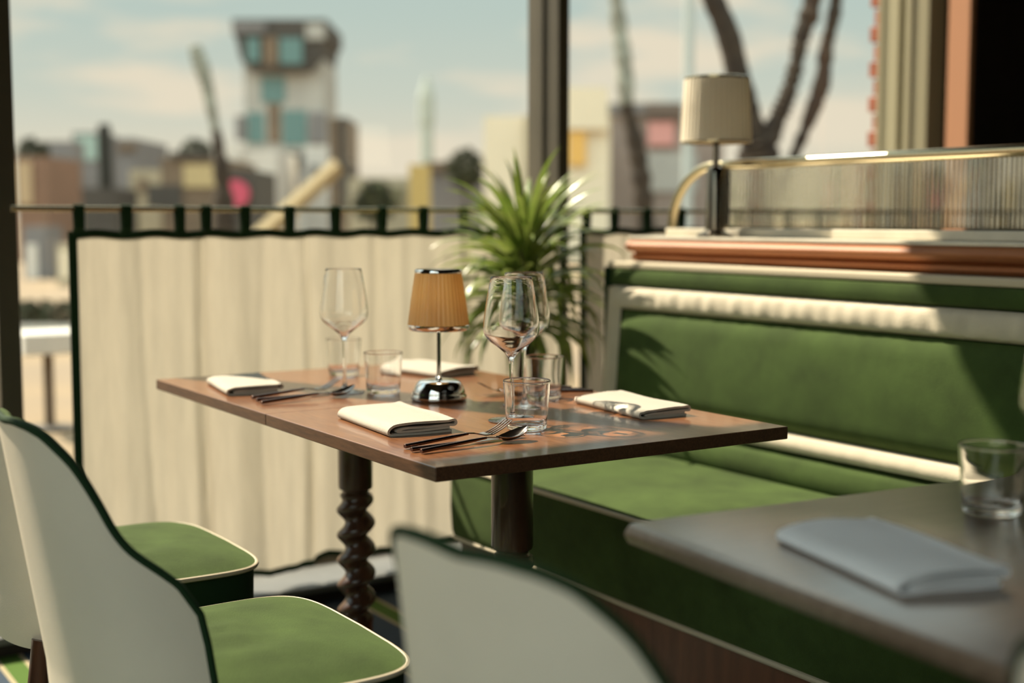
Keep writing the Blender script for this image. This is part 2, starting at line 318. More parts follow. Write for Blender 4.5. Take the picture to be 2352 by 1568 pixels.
# ------------------------------------------------------------------ dining tables (two pushed together)
def barley(cx, cy, z0, z1, r, amp, pitch, n=40):
    m = MB(); rings = []; nz = int((z1 - z0) / 0.004)
    prof = [(z0, 0)]
    for i in range(nz + 1):
        z = z0 + (z1 - z0) * i / nz; fade = min(1, (i + 0.5) / 5, (nz - i + 0.5) / 5)
        ring = []
        for j in range(n):
            a = 2 * PI * j / n; s = 0.5 + 0.5 * cos(a - 2 * PI * z / pitch); s = s ** 0.7
            rr = r - amp * fade * (1 - s) * 1.0 + 0.002 * fade
            c = amp * 0.45 * fade
            ring.append((cx + rr * cos(a) + c * cos(2*PI*z/pitch), cy + rr * sin(a) + c * sin(2*PI*z/pitch), z))
        rings.append(ring)
    return m.loft(rings, True, True)
def make_table():
    t = thing('dining_table', 'walnut topped dining table nearer the camera, its edge in sunlight', 'table', (0.35, 0.315, 0), 0)
    MB().box(-0.35, 0.35, -0.315, 0.315, 0.728, 0.75, 0.0016).build('tabletop', WOOD, t)
    top_ = bpy.data.objects['tabletop'].data; top_.materials.append(WOODEDGE)
    for p_ in top_.polygons:
        if abs(p_.normal.z) < 0.5: p_.material_index = 1
    u = MB().box(-0.15, 0.15, -0.15, 0.15, 0.712, 0.728, 0.004).build('mounting_plate', DWOOD, t)
    cxy = (-0.014, 0.0)
    c = MB().lathe([(0.0375, 0.712), (0.0375, 0.525), (0.036, 0.520), (0.029, 0.516), (0.029, 0.512), (0.033, 0.508), (0.033, 0.500)], *cxy, cap0=True, cap1=True)
    col = c.build('column', DWOOD, t, True)
    barley(*cxy, 0.225, 0.506, 0.036, 0.010, 0.056).build('twist', DWOOD, col, True)
    MB().lathe([(0.033, 0.23), (0.035, 0.225), (0.035, 0.07), (0.045, 0.055), (0.06, 0.045)], *cxy, cap0=True, cap1=True).build('lower_column', DWOOD, t, True)
    MB().lathe([(0.0, 0.048), (0.08, 0.046), (0.17, 0.022), (0.20, 0.012), (0.20, 0.0)], *cxy, cap1=True).build('base', POT, t, True)
    return t
tb = make_table()
dup(tb, (0.35, 0.9462, 0), 0, 'walnut topped dining table against the curtain, nearest the windows')

# ------------------------------------------------------------------ chairs
def make_chair():
    t = thing('dining_chair', '', 'chair')
    A, B, E = 0.225, 0.24, 2.7     # plan of the tub at seat level
    rz_ = [0.839, 0.841, 0.842, 0.842, 0.841, 0.840, 0.838, 0.835, 0.831, 0.824, 0.815, 0.805, 0.792, 0.772, 0.745, 0.712, 0.690, 0.676, 0.664, 0.651, 0.635, 0.606, 0.44]
    def rimz(q):        # rim height along the tub, from back centre (0) to arm front (0.875)
        t = min(q / 0.04, 21.875); i_ = int(t); f_ = t - i_
        a_, b_, c_, d_ = (rz_[min(max(i_ + k_, 0), 22)] for k_ in (-1, 0, 1, 2))
        if i_ >= 20: return b_ + (c_ - b_) * (f_ if i_ == 20 else f_ ** 2.2)
        return 0.5 * (2*b_ + (c_-a_)*f_ + (2*a_-5*b_+4*c_-d_)*f_*f_ + (3*b_-a_-3*c_+d_)*f_**3)
    def plan(th):       # th 0 at back centre, +-1.75 at the arm fronts
        c, s_ = cos(th), sin(th)
        x = -A * (abs(c) ** (2 / E)) * (1 if c > 0 else -1); y = B * (abs(s_) ** (2 / E)) * (1 if s_ > 0 else -1)
        return x, y
    def pt(k, v, inset, zb=0.37):
        # k in 0..1 along the U, v in 0..1 bottom -> rim
        q = (k - 0.5) * 2 * 0.875; th = q * 1.50; x, y = plan(th)
        zt = rimz(abs(q))
        z = zb + (zt - zb) * v; w = max(0, min(1, (-x - 0.02) / 0.16)); w = w * w * (3 - 2 * w)
        dz = z - 0.47
        lean = -0.165 * dz * w if dz > 0 else 0.10 * dz * dz * 10 * w * -0.0
        under = max(0.0, (0.47 - z) / 0.10); sc = 1 - 0.07 * under * under
        x = x * sc + lean; y = y * sc * (1 - 0.16 * max(0, dz) / 0.38)
        if inset:
            nx, ny = x + 0.06, y; L = math.hypot(nx, ny) or 1
            x -= nx / L * inset; y -= ny / L * inset
        return Vector((x, y, z))
    NU = 140
    MB().grid(lambda u, v: pt(u, v, 0.0), NU, 22).build('shell', LEATHER, t, True)
    MB().grid(lambda u, v: pt(u, 0.12 + v * 0.88, 0.040 - 0.024 * v * v), NU, 16).build('inner_pad', V, t, True)
    rim = MB().grid(lambda u, v: pt(u, 1.0, 0.016 * v) + Vector((0, 0, 0.006 * sin(PI * v))), NU, 8)
    rim.grid(lambda u, v: pt(0.0, u, (0.040 - 0.024 * u * u) * v), 12, 4); rim.grid(lambda u, v: pt(1.0, u, (0.040 - 0.024 * u * u) * v), 12, 4)
    rim.build('rim', V, t, True)
    MB().tube([pt(i / NU, 1.0, 0.001) + Vector((0, 0, 0.0025)) for i in range(NU + 1)], 0.0052, 8).build('piping', VD, t, True)
    MB().grid(lambda u, v: (pt(u, 0.0, 0.0) * (1 - v) + Vector((-0.03, 0, 0.372)) * v), NU, 4).build('underside', POT, t)
    # seat cushion
    def outline(g, z, n=72):
        pts = []
        for j in range(n):
            a = 2 * PI * j / n; c, s_ = cos(a), sin(a); e = 2 / 6.0 if c > 0 else 2 / 2.7
            X = 0.215 * (abs(c) ** e) * (1 if c > 0 else -0.88); Y = 0.222 * (abs(s_) ** e) * (1 if s_ > 0 else -1)
            Y *= 1 + 0.035 * X / 0.215; X += 0.008 * (1 - (Y / 0.23) ** 2) if c > 0 else 0
            pts.append(Vector((0.010 + X * g, Y * g, z)))
        return pts
    rings = []
    for i in range(13):
        g = 1 - i / 12.0; g = max(g, 0.02); rings.append(outline(g, 0.474 + 0.026 * (1 - g ** 3.2) + 0.003 * sin(i * 1.3) * (1 - g)))
    s_ = MB().loft([outline(0.985, 0.462), outline(1.0, 0.468)] + rings, False, True).build('seat', V, t, True, 60)
    MB().tube(outline(1.008, 0.470), 0.0046, 8, closed=True).build('seat_piping', PIPE, s_, True)
    MB().loft([outline(0.95, 0.385), outline(0.985, 0.40), outline(0.99, 0.462)], True, True).build('seat_base', VD, t, True, 50)  # seat side in dark trim green, shade under the piping put into the colour
    for sx, sy in ((1, 1), (1, -1), (-1, 1), (-1, -1)):
        p0 = Vector((0.165 * sx, 0.17 * sy, 0.39)); p1 = Vector((0.20 * sx - (0.03 if sx < 0 else 0), 0.195 * sy, 0.0))
        MB().tube([p1, p1.lerp(p0, .5), p0], [0.011, 0.015, 0.020], 12).build('leg', DWOOD, t, True)
    return t
ch = make_chair()
ch.location = (-0.265, 0.190, 0); ch['label'] = 'ivory leather tub chair with green velvet seat, nearest on the left of the table'
dup(ch, (-0.240, 0.825, 0), math.radians(1), 'ivory tub chair with green seat behind the nearest chair, closer to the curtain')
dup(ch, (-0.122, -0.711, 0), 0.12, 'blurred chair back rising at the bottom centre beside the dark table')
dup(ch, (0.048, -1.27, 0), -0.13, 'out of focus grey chair back at the bottom right corner')

# ------------------------------------------------------------------ banquette
B0, B1 = 1.262, -3.0      # far end, near end (y)
bq = thing('banquette', 'long green velvet banquette with cream bands and piping against the partition', 'banquette', (1.15, 0, 0))
def bm(): return MB()
o = bq.location
def bb_(m, name, mt, parent=bq, sm=False):
    m.v = [(a - o.x, b - o.y, c - o.z) for a, b, c in m.v]; return m.build(name, mt, parent, sm)
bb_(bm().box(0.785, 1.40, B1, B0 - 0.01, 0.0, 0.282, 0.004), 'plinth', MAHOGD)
def seat_surf(u, v):       # rounded front, soft top
    y = B0 + (B1 - B0) * u; path = [(0.772, 0.292), (0.765, 0.31), (0.761, 0.37), (0.762, 0.44), (0.766, 0.472), (0.780, 0.483), (0.81, 0.490), (0.90, 0.498), (1.05, 0.500), (1.20, 0.494), (1.33, 0.482)]
    i = min(int(v * 10), 9); t = v * 10 - i; a, b = path[i], path[i + 1]
    x, z = a[0] + (b[0]-a[0])*t, a[1] + (b[1]-a[1])*t
    if v > .45: z += 0.004 * sin(y * 9 + 2 * x * 5) * sin(PI * min(1, (v - .45) / .5))
    return Vector((x, y, z))
m = bm().grid(seat_surf, 160, 20); m.add([seat_surf(0, j/20) for j in range(21)] + [Vector((1.33, B0, 0.288))], [tuple(range(22))])
st = bb_(m, 'seat', V, bq, True)
bb_(bm().tube([(0.766, y, 0.478) for y in (B0, 0, B1)], 0.0055, 8), 'front_piping', PIPE)
bb_(bm().tube([(0.772, y, 0.287) for y in (B0, 0, B1)], 0.0065, 8), 'lower_piping', PIPE)
bb_(bm().tube([(1.300, y, 0.496) for y in (B0 - .02, 0, B1)], 0.008, 8), 'rear_piping', PIPE)
def bx(z): return 1.305 + (z - 0.6) * 0.075       # lean of the backrest face
YB = 1.340
def back_surf(y0, y1, z0, z1, bulge, nu=80, nv=14, name='back_panel', mt=V, wr=0.0):
    def f(u, v):
        y = y0 + (y1 - y0) * u; z = z0 + (z1 - z0) * v
        e = min(1, (y0 - y) / 0.03) * min(1, v * 8) * min(1, (1 - v) * 8); e = max(0, e) ** .5
        w = wr * (sin(y * 55 + 3 * sin(y * 7)) * sin(PI * v) + 0.5 * sin(y * 131))
        return Vector((bx(z) - bulge * e - bulge * .5 * e * sin(PI * v) + w, y, z))
    return bb_(bm().grid(f, nu, nv), name, mt, bq, True)
bb_(bm().box(1.345, 1.40, B1, YB, 0.26, 0.985, 0.006), 'back_frame', VD)
back_surf(YB, B1, 0.926, 0.972, 0.010, 160, 8, 'top_panel')
back_surf(YB - 0.012, B1, 0.860, 0.923, 0.014, 600, 10, 'upper_band', BAND, 0.0016)
back_surf(1.272, B1, 0.606, 0.857, 0.020, 160, 20, 'back_panel')
back_surf(YB, B1, 0.560, 0.604, 0.020, 300, 8, 'lower_band', BAND, 0.0006)
back_surf(YB, B1, 0.478, 0.558, 0.026, 160, 14, 'lumbar_panel')
def vb(u, v):
    z = 0.49 + 0.43 * u; y = 1.334 - 0.064 * v
    return Vector((bx(z) - 0.014 * sin(PI * min(1, max(0, .1 + v * .8))) - .004, y, z))
bb_(bm().grid(vb, 30, 8), 'side_band', BAND, bq, True)
bb_(bm().box(1.312, 1.37, 1.334, 1.346, 0.27, 0.975, 0.004), 'end_panel', VD)
bb_(bm().box(1.322, 1.40, B1, YB + 0.004, 0.971, 0.990, 0.005), 'top_piping', PIPE)

# ------------------------------------------------------------------ partition behind the banquette with ledge, reeded glass, rail
pt_ = thing('partition', 'low mahogany partition with a moulded stone topped ledge behind the banquette', 'partition', (1.6, 0, 0))
o = pt_.location
PB = 1.295
def pb(m, name, mt, sm=False): return bb_(m, name, mt, pt_, sm)
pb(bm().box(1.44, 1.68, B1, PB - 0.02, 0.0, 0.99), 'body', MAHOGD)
def mold(prof, y0, y1, x0=1.45):
    r0 = [Vector((x - 0.075, y0, z)) for x, z in prof]; r1 = [Vector((x - 0.075, y1, z)) for x, z in prof]
    return bm().loft([r0, r1], True, True)
prof = [(1.56, 0.9905), (1.475, 0.990), (1.455, 0.992), (1.445, 1.000), (1.445, 1.008), (1.458, 1.014)]
prof += [(1.456, 1.016), (1.440, 1.018)] + [(1.436 - 0.014 * sin(PI * k / 10), 1.018 + 0.030 * k / 10) for k in range(11)] + [(1.442, 1.050), (1.56, 1.050)]
pb(mold(prof, PB, B1), 'moulding', MAHOG, True)
pb(bm().box(1.360, 1.70, B1, PB, 1.050, 1.060, 0.003), 'ledge_top', MARBLE)
pb(bm().box(1.475, 1.545, B1, PB - 0.02, 1.060, 1.082, 0.003), 'glass_kerb', MARBLE)
gs = thing('glass_screen', 'reeded glass screen under a curved brass rail on the partition ledge', 'screen', (1.5, 0, 1.082)); o = gs.location
def reed():
    m = MB(); y = 1.048; pts = []
    pitch = 0.0125; n = int((1.048 - B1) / pitch * 6)
    for i in range(n + 1):
        yy = 1.048 - i * pitch / 6; b = 0.0034 * abs(sin(PI * (i / 6.0))); pts.append((yy, b))
    for z in ():
        pass
    r0 = [Vector((1.504 + 0.0 * b, yy, 1.086)) for yy, b in pts]; vs = []; fs = []
    k = len(pts)
    for z in (1.086, 1.238):
        vs += [Vector((1.498 - b, yy, z)) for yy, b in pts]
    for z in (1.086, 1.238):
        vs += [Vector((1.504, yy, z)) for yy, b in pts]
    for i in range(k - 1):
        fs.append((i, i+1, k+i+1, k+i)); fs.append((2*k+i, 3*k+i, 3*k+i+1, 2*k+i+1))
        fs.append((k+i, k+i+1, 3*k+i+1, 3*k+i)); fs.append((i, 2*k+i, 2*k+i+1, i+1))
    fs += [(0, k, 3*k, 2*k), (k-1, 2*k+k-1, 3*k+k-1, k+k-1)]
    m.add(vs, fs); return m
bb_(reed(), 'glass_panel', REED, gs)
arc = [(1.5, 1.095 + 0.180 * sin(a), 1.082 + 0.17 * cos(a)) for a in [PI / 2 * (1 - k / 14) for k in range(15)]]
bb_(bm().tube(arc + [(1.5, 0.9, 1.252), (1.5, 0, 1.252), (1.5, B1, 1.252)], 0.0135, 14), 'rail', BRASS, gs, True)
bb_(bm().tube([(1.5, 1.075, 1.083), (1.5, 1.075, 1.25)], 0.026, 20), 'rail_post', NICK, gs, True)
bb_(bm().lathe([(0.04, 0), (0.04, 0.008), (0.026, 0.014)], 1.5, 1.075, 1.0825, cap0=True, cap1=True), 'post_collar', BRASS, gs, True)

# ------------------------------------------------------------------ lamps
def pleat(n, d): return lambda a, h: 1 + d * cos(n * a)
tl = thing('table_lamp', 'small chrome table lamp with amber pleated shade at the table centre', 'lamp', (0.362, 0.622, 0.75))
MB().lathe([(0.0, 0.0), (0.052, 0.0), (0.0555, 0.003), (0.0555, 0.010), (0.053, 0.013), (0.0535, 0.015), (0.049, 0.026), (0.043, 0.036), (0.038, 0.0395), (0.03, 0.041), (0.0, 0.0415)], n=64).build('base', CHROME, tl, True, 60)
MB().lathe([(0.007, 0.040), (0.0075, 0.045), (0.0042, 0.048), (0.0042, 0.20)], n=20, cap1=True).build('stem', CHROME, tl, True)
sh = MB(); po = [(0.0595, 0.1455), (0.0600, 0.150), (0.0585, 0.162), (0.0535, 0.20), (0.0475, 0.240), (0.0455, 0.2525)]
sh.lathe(po + [(r - 0.0015, h) for r, h in po[::-1]] + [po[0]], n=240, mod=pleat(40, 0.012))
shd = sh.build('lamp_shade', AMBER, tl, True)
MB().lathe([(0.0555, 0.139), (0.059, 0.141), (0.0608, 0.145), (0.0612, 0.149), (0.0602, 0.150), (0.056, 0.1445), (0.0555, 0.139)], n=64).build('lower_rim', CHROME, shd, True)
MB().lathe([(0.0, 0.2535), (0.044, 0.2535), (0.0468, 0.2515), (0.0472, 0.2555), (0.045, 0.259), (0.0, 0.2595)], n=64).build('cap', CHROME, shd, True)
pl_ = bpy.data.lights.new('bulb', 'POINT'); pl_.energy = 0.075; pl_.color = (1.0, 0.86, 0.62); pl_.shadow_soft_size = 0.012
pb_ = bpy.data.objects.new('bulb', pl_); COL.objects.link(pb_); pb_.parent = tl; pb_.location = (0, 0, 0.205)
ll = thing('table_lamp', 'taller lamp with ivory pleated shade standing on the partition ledge', 'lamp', (1.432, 1.018, 1.060))
MB().lathe([(0.0, 0), (0.048, 0), (0.048, 0.008), (0.030, 0.014), (0.026, 0.018), (0.0245, 0.17), (0.020, 0.182), (0.009, 0.186), (0.008, 0.30)], n=40, cap1=True).build('stem', NICK, ll, True)
po = [(0.093, 0.250), (0.092, 0.256), (0.0885, 0.330), (0.085, 0.408), (0.084, 0.412)]
s2 = MB().lathe(po + [(r - 0.002, h) for r, h in po[::-1]] + [po[0]], n=240, mod=pleat(40, 0.016)).build('lamp_shade', IVSH, ll, True)
MB().lathe([(0.0, 0.409), (0.082, 0.409), (0.0855, 0.411), (0.0855, 0.416), (0.082, 0.418), (0.0, 0.418)], n=48).build('cap', BRASS, s2, True)
MB().lathe([(0.088, 0.246), (0.0935, 0.247), (0.0935, 0.251), (0.088, 0.250), (0.088, 0.246)], n=48).build('lower_rim', BRASS, s2, True)

# ------------------------------------------------------------------ glasses
def fine(pr, n=8):      # centripetal spline through a turned profile, so that long walls keep true normals
    P = [Vector((a, b, 0)) for a, b in pr]; P = [P[0] * 2 - P[1]] + P + [P[-1] * 2 - P[-2]]; out = []
    for i in range(1, len(P) - 2):
        p0, p1, p2, p3 = P[i-1:i+3]; t0 = 0; t1 = t0 + max((p1-p0).length, 1e-6) ** .5; t2 = t1 + max((p2-p1).length, 1e-6) ** .5; t3 = t2 + max((p3-p2).length, 1e-6) ** .5
        for k in range(n):
            t = t1 + (t2 - t1) * k / n
            a1 = p0*((t1-t)/(t1-t0)) + p1*((t-t0)/(t1-t0)); a2 = p1*((t2-t)/(t2-t1)) + p2*((t-t1)/(t2-t1)); a3 = p2*((t3-t)/(t3-t2)) + p3*((t-t2)/(t3-t2))
            b1 = a1*((t2-t)/(t2-t0)) + a2*((t-t0)/(t2-t0)); b2 = a2*((t3-t)/(t3-t1)) + a3*((t-t1)/(t3-t1)); c = b1*((t2-t)/(t2-t1)) + b2*((t-t1)/(t2-t1))
            out.append((max(c.x, 0), max(c.y, 0)))
    return out + [pr[-1]]
def make_tumbler():
    pr = [(0.0, 0.0005), (0.030, 0.0), (0.0335, 0.003), (0.0346, 0.008), (0.0355, 0.02), (0.0380, 0.052), (0.0402, 0.080), (0.0405, 0.0838), (0.0400, 0.0848), (0.0393, 0.0838), (0.0388, 0.080), (0.0365, 0.052), (0.0340, 0.020), (0.0315, 0.0125), (0.024, 0.0095), (0.0, 0.0090)]
    return tag(MB().lathe(fine(pr), n=96).build('water_tumbler', GLS, None, True, 80), '', 'glass')
def make_wine():
    pr = [(0.0, 0.0), (0.030, 0.0), (0.0405, 0.0008), (0.0412, 0.002), (0.030, 0.0036), (0.012, 0.007), (0.0055, 0.014), (0.0037, 0.03), (0.0033, 0.06), (0.0034, 0.095), (0.0048, 0.108),
          (0.0105, 0.119), (0.022, 0.130), (0.038, 0.1420), (0.0465, 0.1515), (0.0496, 0.161), (0.0497, 0.170), (0.0480, 0.186), (0.0425, 0.222), (0.0365, 0.2545), (0.0360, 0.2555), (0.0353, 0.2545),
          (0.0413, 0.222), (0.0468, 0.186), (0.0485, 0.170), (0.0484, 0.162), (0.0455, 0.153), (0.037, 0.1440), (0.021, 0.1325), (0.008, 0.1225), (0.003, 0.1175), (0.0, 0.1165)]
    return tag(MB().lathe(fine(pr, 5), n=96).build('wine_glass', GLS, None, True, 80), '', 'glass')
T1 = make_tumbler(); T1.location = (0.303, 0.219, 0.7502); tag(T1, 'clear water tumbler nearest the camera behind the spoon', group=None)
W1 = make_wine(); W1.location = (0.332, 0.312, 0.7502); tag(W1, 'clear wine glass in front, standing just behind the nearest tumbler')
dup(T1, (0.549, 0.528, 0.7502), 0, 'clear tumbler at the banquette side, behind the two nearest wine glasses')
dup(W1, (0.462, 0.468, 0.7502), 0, 'wine glass half hidden behind the front wine glass')
dup(T1, (0.318, 0.775, 0.7502), 0, 'clear tumbler in the left group of glasses, right of the stem')
dup(W1, (0.258, 0.832, 0.7502), 0, 'blurred wine glass standing alone left of the amber lamp')
dup(T1, (0.385, 1.10, 0.7502), 0, 'blurred tumbler farthest from the camera, behind the left wine glass stem')

# ------------------------------------------------------------------ napkins
def make_napkin(w, l, seed, name='folded_napkin', h=0.017):
    # a folded cloth: one sheet laid back and forth, seen as layers at its short end
    rnd = random.Random(seed); th = 0.0040
    c = [(w * .93, th/2)] + [(w * k / 8, th / 2) for k in range(7, 0, -1)] + [(0.004, 0.0022), (0.0005, 0.006), (0.002, 0.0105), (0.008, h * .78)]
    c += [(w * k / 8, h * .80 + (h * .20) * sin(PI * k / 8) + 0.003 * k / 8) for k in range(1, 8)] + [(w * .97, h + 0.0015), (w * 1.0, h * .80), (w * .97, h * .62)]
    c += [(w * k / 8, h * (.58 + .012 * k)) for k in range(7, 1, -1)] + [(w * .16, h * .50), (w * .13, h * .40), (w * .17, h * .33)] + [(w * k / 8, h * (.30 + .02 * k)) for k in range(2, 7)] + [(w * .90, h * .42)]
    # smooth the centre line
    P = [Vector((a, 0, b)) for a, b in c]; Q = []
    for i in range(len(P) - 1):
        p0, p1, p2, p3 = P[max(i-1, 0)], P[i], P[i+1], P[min(i+2, len(P)-1)]
        for t in (0, .33, .66):
            Q.append(0.5 * ((2*p1) + (p2-p0)*t + (2*p0-5*p1+4*p2-p3)*t*t + (3*p1-p0-3*p2+p3)*t*t*t))
    Q.append(P[-1])
    rings = []
    for s in range(15):
        v = s / 14; y = -l / 2 + l * v; ring_o = []; ring_i = []
        for i, q in enumerate(Q):
            a = Q[max(i-1, 0)]; b = Q[min(i+1, len(Q)-1)]; d = (b - a).normalized(); nrm = Vector((-d.z, 0, d.x)) * th * .5
            wob = 0.0010 * sin(v * 7 + q.x * 40 + seed) * (q.z / h); skew = 0.006 * (v - .5) * sin(seed)
            e = 0.003 * (1 - abs(2 * v - 1) ** 6); sag = 1 - 0.10 * sin(PI * v) * 0
            base = Vector((q.x - w/2 + skew, y + 0.002 * sin(q.x * 60 + seed), max(q.z + wob, 0.0014) * sag))
            ring_o.append(base + nrm); ring_i.append(base - nrm)
        rings.append(ring_o + ring_i[::-1])
    for r_ in rings:
        for p_ in r_: p_.z = max(p_.z, 0.0001)
    return tag(MB().loft(rings, True, True).build(name, NAPK, None, True, 60), '', 'napkin')
def place(o, loc, rz, label): o.location = loc; o.rotation_euler = (0, 0, rz); o['label'] = label; return o
place(make_napkin(0.125, 0.235, 1, h=0.019), (0.140, 0.385, 0.7503), math.radians(-4), 'folded ivory napkin nearest the camera, left of the cutlery')
place(make_napkin(0.115, 0.215, 2, h=0.016), (0.105, 1.000, 0.7503), math.radians(-8), 'folded ivory napkin at the far left corner of the table')
n3 = place(make_napkin(0.108, 0.235, 3, h=0.015), (0.600, 0.312, 0.7503), math.radians(-6), 'folded ivory napkin on the banquette side, right of the glasses')
place(make_napkin(0.120, 0.210, 4, h=0.016), (0.575, 1.045, 0.7503), math.radians(10), 'folded ivory napkin at the back of the table behind the lamp stem')

# ------------------------------------------------------------------ cutlery (handle from -x end, working end at +x)
def handle(L0, L1, z=0.004, rise=0.0):
    m = MB(); rings = []; n = 12
    for k, (x, rw, rh) in enumerate(((L0, .0035, .003), (L0 + .001, .0043, .0036), (L0 + 0.05, .0041, .0034), (L1 - 0.03, .0036, .003), (L1, .0028, .002))):
        rings.append([(x, rw * cos(2*PI*j/n), z + rise * (x - L0) + rh * sin(2*PI*j/n)) for j in range(n)])
    return m.loft(rings, True, True)
def make_fork():
    t = thing('fork', '', 'fork')
    handle(-0.105, 0.020, 0.0045, 0.05).build('handle', HANDLE, t, True)
    m = MB()
    def cz(x): return lerp([(0.018, 0.0105), (0.035, 0.0085), (0.05, 0.0045), (0.065, 0.006), (0.085, 0.013), (0.105, 0.024)], x)
    def wd(x): return lerp([(0.015, 0.0028), (0.035, 0.0035), (0.045, 0.008), (0.055, 0.0115), (0.062, 0.012)], x)
    xs = [0.015 + 0.047 * i / 12 for i in range(13)]
    rings = [[(x, -wd(x), cz(x) + .001), (x, 0, cz(x)), (x, wd(x), cz(x) + .001), (x, wd(x), cz(x) + .0026), (x, 0, cz(x) + .0017), (x, -wd(x), cz(x) + .0026)] for x in xs]
    m.loft(rings, True, True)
    for yy in (-0.0102, -0.0034, 0.0034, 0.0102):
        r = []
        for i in range(9):
            x = 0.061 + 0.044 * i / 8; w_ = 0.0015 * (1 - 0.45 * i / 8); h_ = 0.0016; c = yy * (1 - .04 * i / 8)
            r.append([(x, c - w_, cz(x)), (x, c + w_, cz(x)), (x, c + w_, cz(x) + h_), (x, c - w_, cz(x) + h_)])
        m.loft(r, True, True)
    m.build('tines', STEEL, t, True, 50); return t
def make_spoon():
    t = thing('spoon', '', 'spoon')
    handle(-0.105, 0.022, 0.0045, 0.055).build('handle', HANDLE, t, True)
    def axis(x): return lerp([(0.018, 0.0115), (0.03, 0.0110), (0.045, 0.0085), (0.058, 0.0065), (0.075, 0.0085), (0.09, 0.0125), (0.108, 0.0195)], x)
    def wd(s): return 0.0195 * (max(0, sin(PI * min(1, s * 0.96 + 0.04))) ** 0.62) * (0.80 + 0.32 * s if s < .6 else 0.992) if s < 1 else 0.0
    m = MB(); NB = 22
    def bowl(u, v, up):
        x = 0.046 + 0.062 * u; w_ = max(wd(u), 0.0004); q = (v - .5) * 2; d = 0.0075 * (max(0, sin(PI * u)) ** .6) * (1 - q * q)
        return Vector((x, w_ * q, axis(x) + 0.0022 - d + up))
    m.grid(lambda u, v: bowl(u, v, 0.0009), NB, 12); m.grid(lambda u, v: bowl(u, v, -0.0005), NB, 12)
    for vv in (0, 1): m.grid(lambda u, v: bowl(u, vv, -0.0005 + 0.0014 * v), NB, 1)
    rings = []
    for i in range(8):
        x = 0.018 + 0.034 * i / 7; w_ = 0.0030 + (0.0028 if i > 5 else 0); rings.append([(x, w_ * cos(a), axis(x) + (0.0005 if i < 5 else 0.0008) + 0.0012 * sin(a)) for a in [2*PI*j/8 for j in range(8)]])
    m.loft(rings, True, True)
    m.build('bowl', STEEL, t, True, 60); return t
def make_knife():
    t = thing('knife', '', 'knife')
    handle(-0.11, 0.012, 0.0048, 0.0).build('handle', HANDLE, t, True)
    m = MB(); r = []
    for i in range(15):
        s = i / 14; x = 0.008 + 0.105 * s; hw = 0.0085 * (1 - 0.9 * max(0, s - .75) / .25) ; y0, y1 = -0.0085 + (0.006 if s < .05 else 0) , 0.0085 * (1 if s < .8 else 1 - ((s-.8)/.2) ** 2 * 1.0)
        y1 = max(y1, y0 + 0.001); r.append([(x, y0, 0.0032), (x, y1, 0.0042), (x, y1, 0.0052), (x, y0, 0.0040)])
    m.loft(r, True, True).build('blade', STEEL, t, True, 30); return t
fk, sp, kn = make_fork(), make_spoon(), make_knife()
def setc(o, x0, y0, x1, y1, label, first=True, z=0.7502, L=0.105):   # from handle end to working end
    ang = math.atan2(y1 - y0, x1 - x0); loc = (x0 + L * cos(ang), y0 + L * sin(ang), z)
    if first: o.location = loc; o.rotation_euler = (0, 0, ang); o['label'] = label; return o
    return dup(o, loc, ang, label)
setc(fk, 0.036, 0.160, 0.240, 0.186, 'dark handled fork with tines up beside the nearest napkin')
setc(kn, 0.030, 0.128, 0.230, 0.153, 'dark handled knife lying between the nearest fork and spoon', L=0.11)
setc(sp, 0.036, 0.108, 0.255, 0.134, 'dark handled spoon nearest the table edge, bowl towards the tumbler')
setc(fk, 0.052, 0.825, 0.25, 0.865, 'blurred fork in the left place setting, farthest of its three pieces', False)
setc(kn, 0.045, 0.785, 0.25, 0.815, 'blurred knife in the left place setting between fork and spoon', False, L=0.11)
setc(sp, 0.040, 0.748, 0.25, 0.772, 'blurred spoon in the left place setting, nearest of its three pieces', False)
setc(fk, 0.675, 0.610, 0.475, 0.640, 'blurred fork on the banquette side, farthest of its three pieces', False)
setc(kn, 0.680, 0.575, 0.475, 0.605, 'blurred knife on the banquette side, middle of its three pieces', False, L=0.11)
setc(sp, 0.680, 0.540, 0.475, 0.568, 'blurred spoon on the banquette side behind the right tumbler', False)

# ------------------------------------------------------------------ second table (foreground right) and what stands on it
R2 = math.radians(-5)
t2 = thing('dining_table', 'out of focus dark wooden table in the right foreground', 'table', (0.015, -0.415, 0), R2)
MB().box(0, 0.72, -1.30, 0, 0.722, 0.75, 0.012).build('tabletop', DARKTOP, t2, True, 30)
MB().box(0.2, 0.5, -0.5, -0.2, 0.705, 0.723).build('mounting_plate', DWOOD, t2)
c2 = MB().lathe([(0.0375, 0.706), (0.0375, 0.525), (0.029, 0.515), (0.033, 0.50)], 0.35, -0.35, cap0=True, cap1=True).build('column', DWOOD, t2, True)
barley(0.35, -0.35, 0.225, 0.506, 0.036, 0.010, 0.056).build('twist', DWOOD, c2, True)
MB().lathe([(0.033, 0.23), (0.035, 0.07), (0.06, 0.045)], 0.35, -0.35, cap0=True, cap1=True).build('lower_column', DWOOD, t2, True)
MB().lathe([(0.0, 0.048), (0.08, 0.046), (0.17, 0.022), (0.20, 0.012), (0.20, 0.0)], 0.35, -0.35, cap1=True).build('base', POT, t2, True)
dup(T1, (0.418, -0.628, 0.7502), 0, 'blurred tumbler at the right edge on the dark foreground table')
dup(W1, (0.325, -0.790, 0.7502), 0, 'blurred wine glass cut by the right edge of the picture')
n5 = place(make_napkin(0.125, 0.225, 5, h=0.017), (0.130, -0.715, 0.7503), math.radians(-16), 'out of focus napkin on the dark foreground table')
n5.data.materials[0] = BRIGHTN
setc(fk, 0.115, -0.965, 0.315, -0.975, 'blurred fork on the dark foreground table, farthest of its three pieces', False)
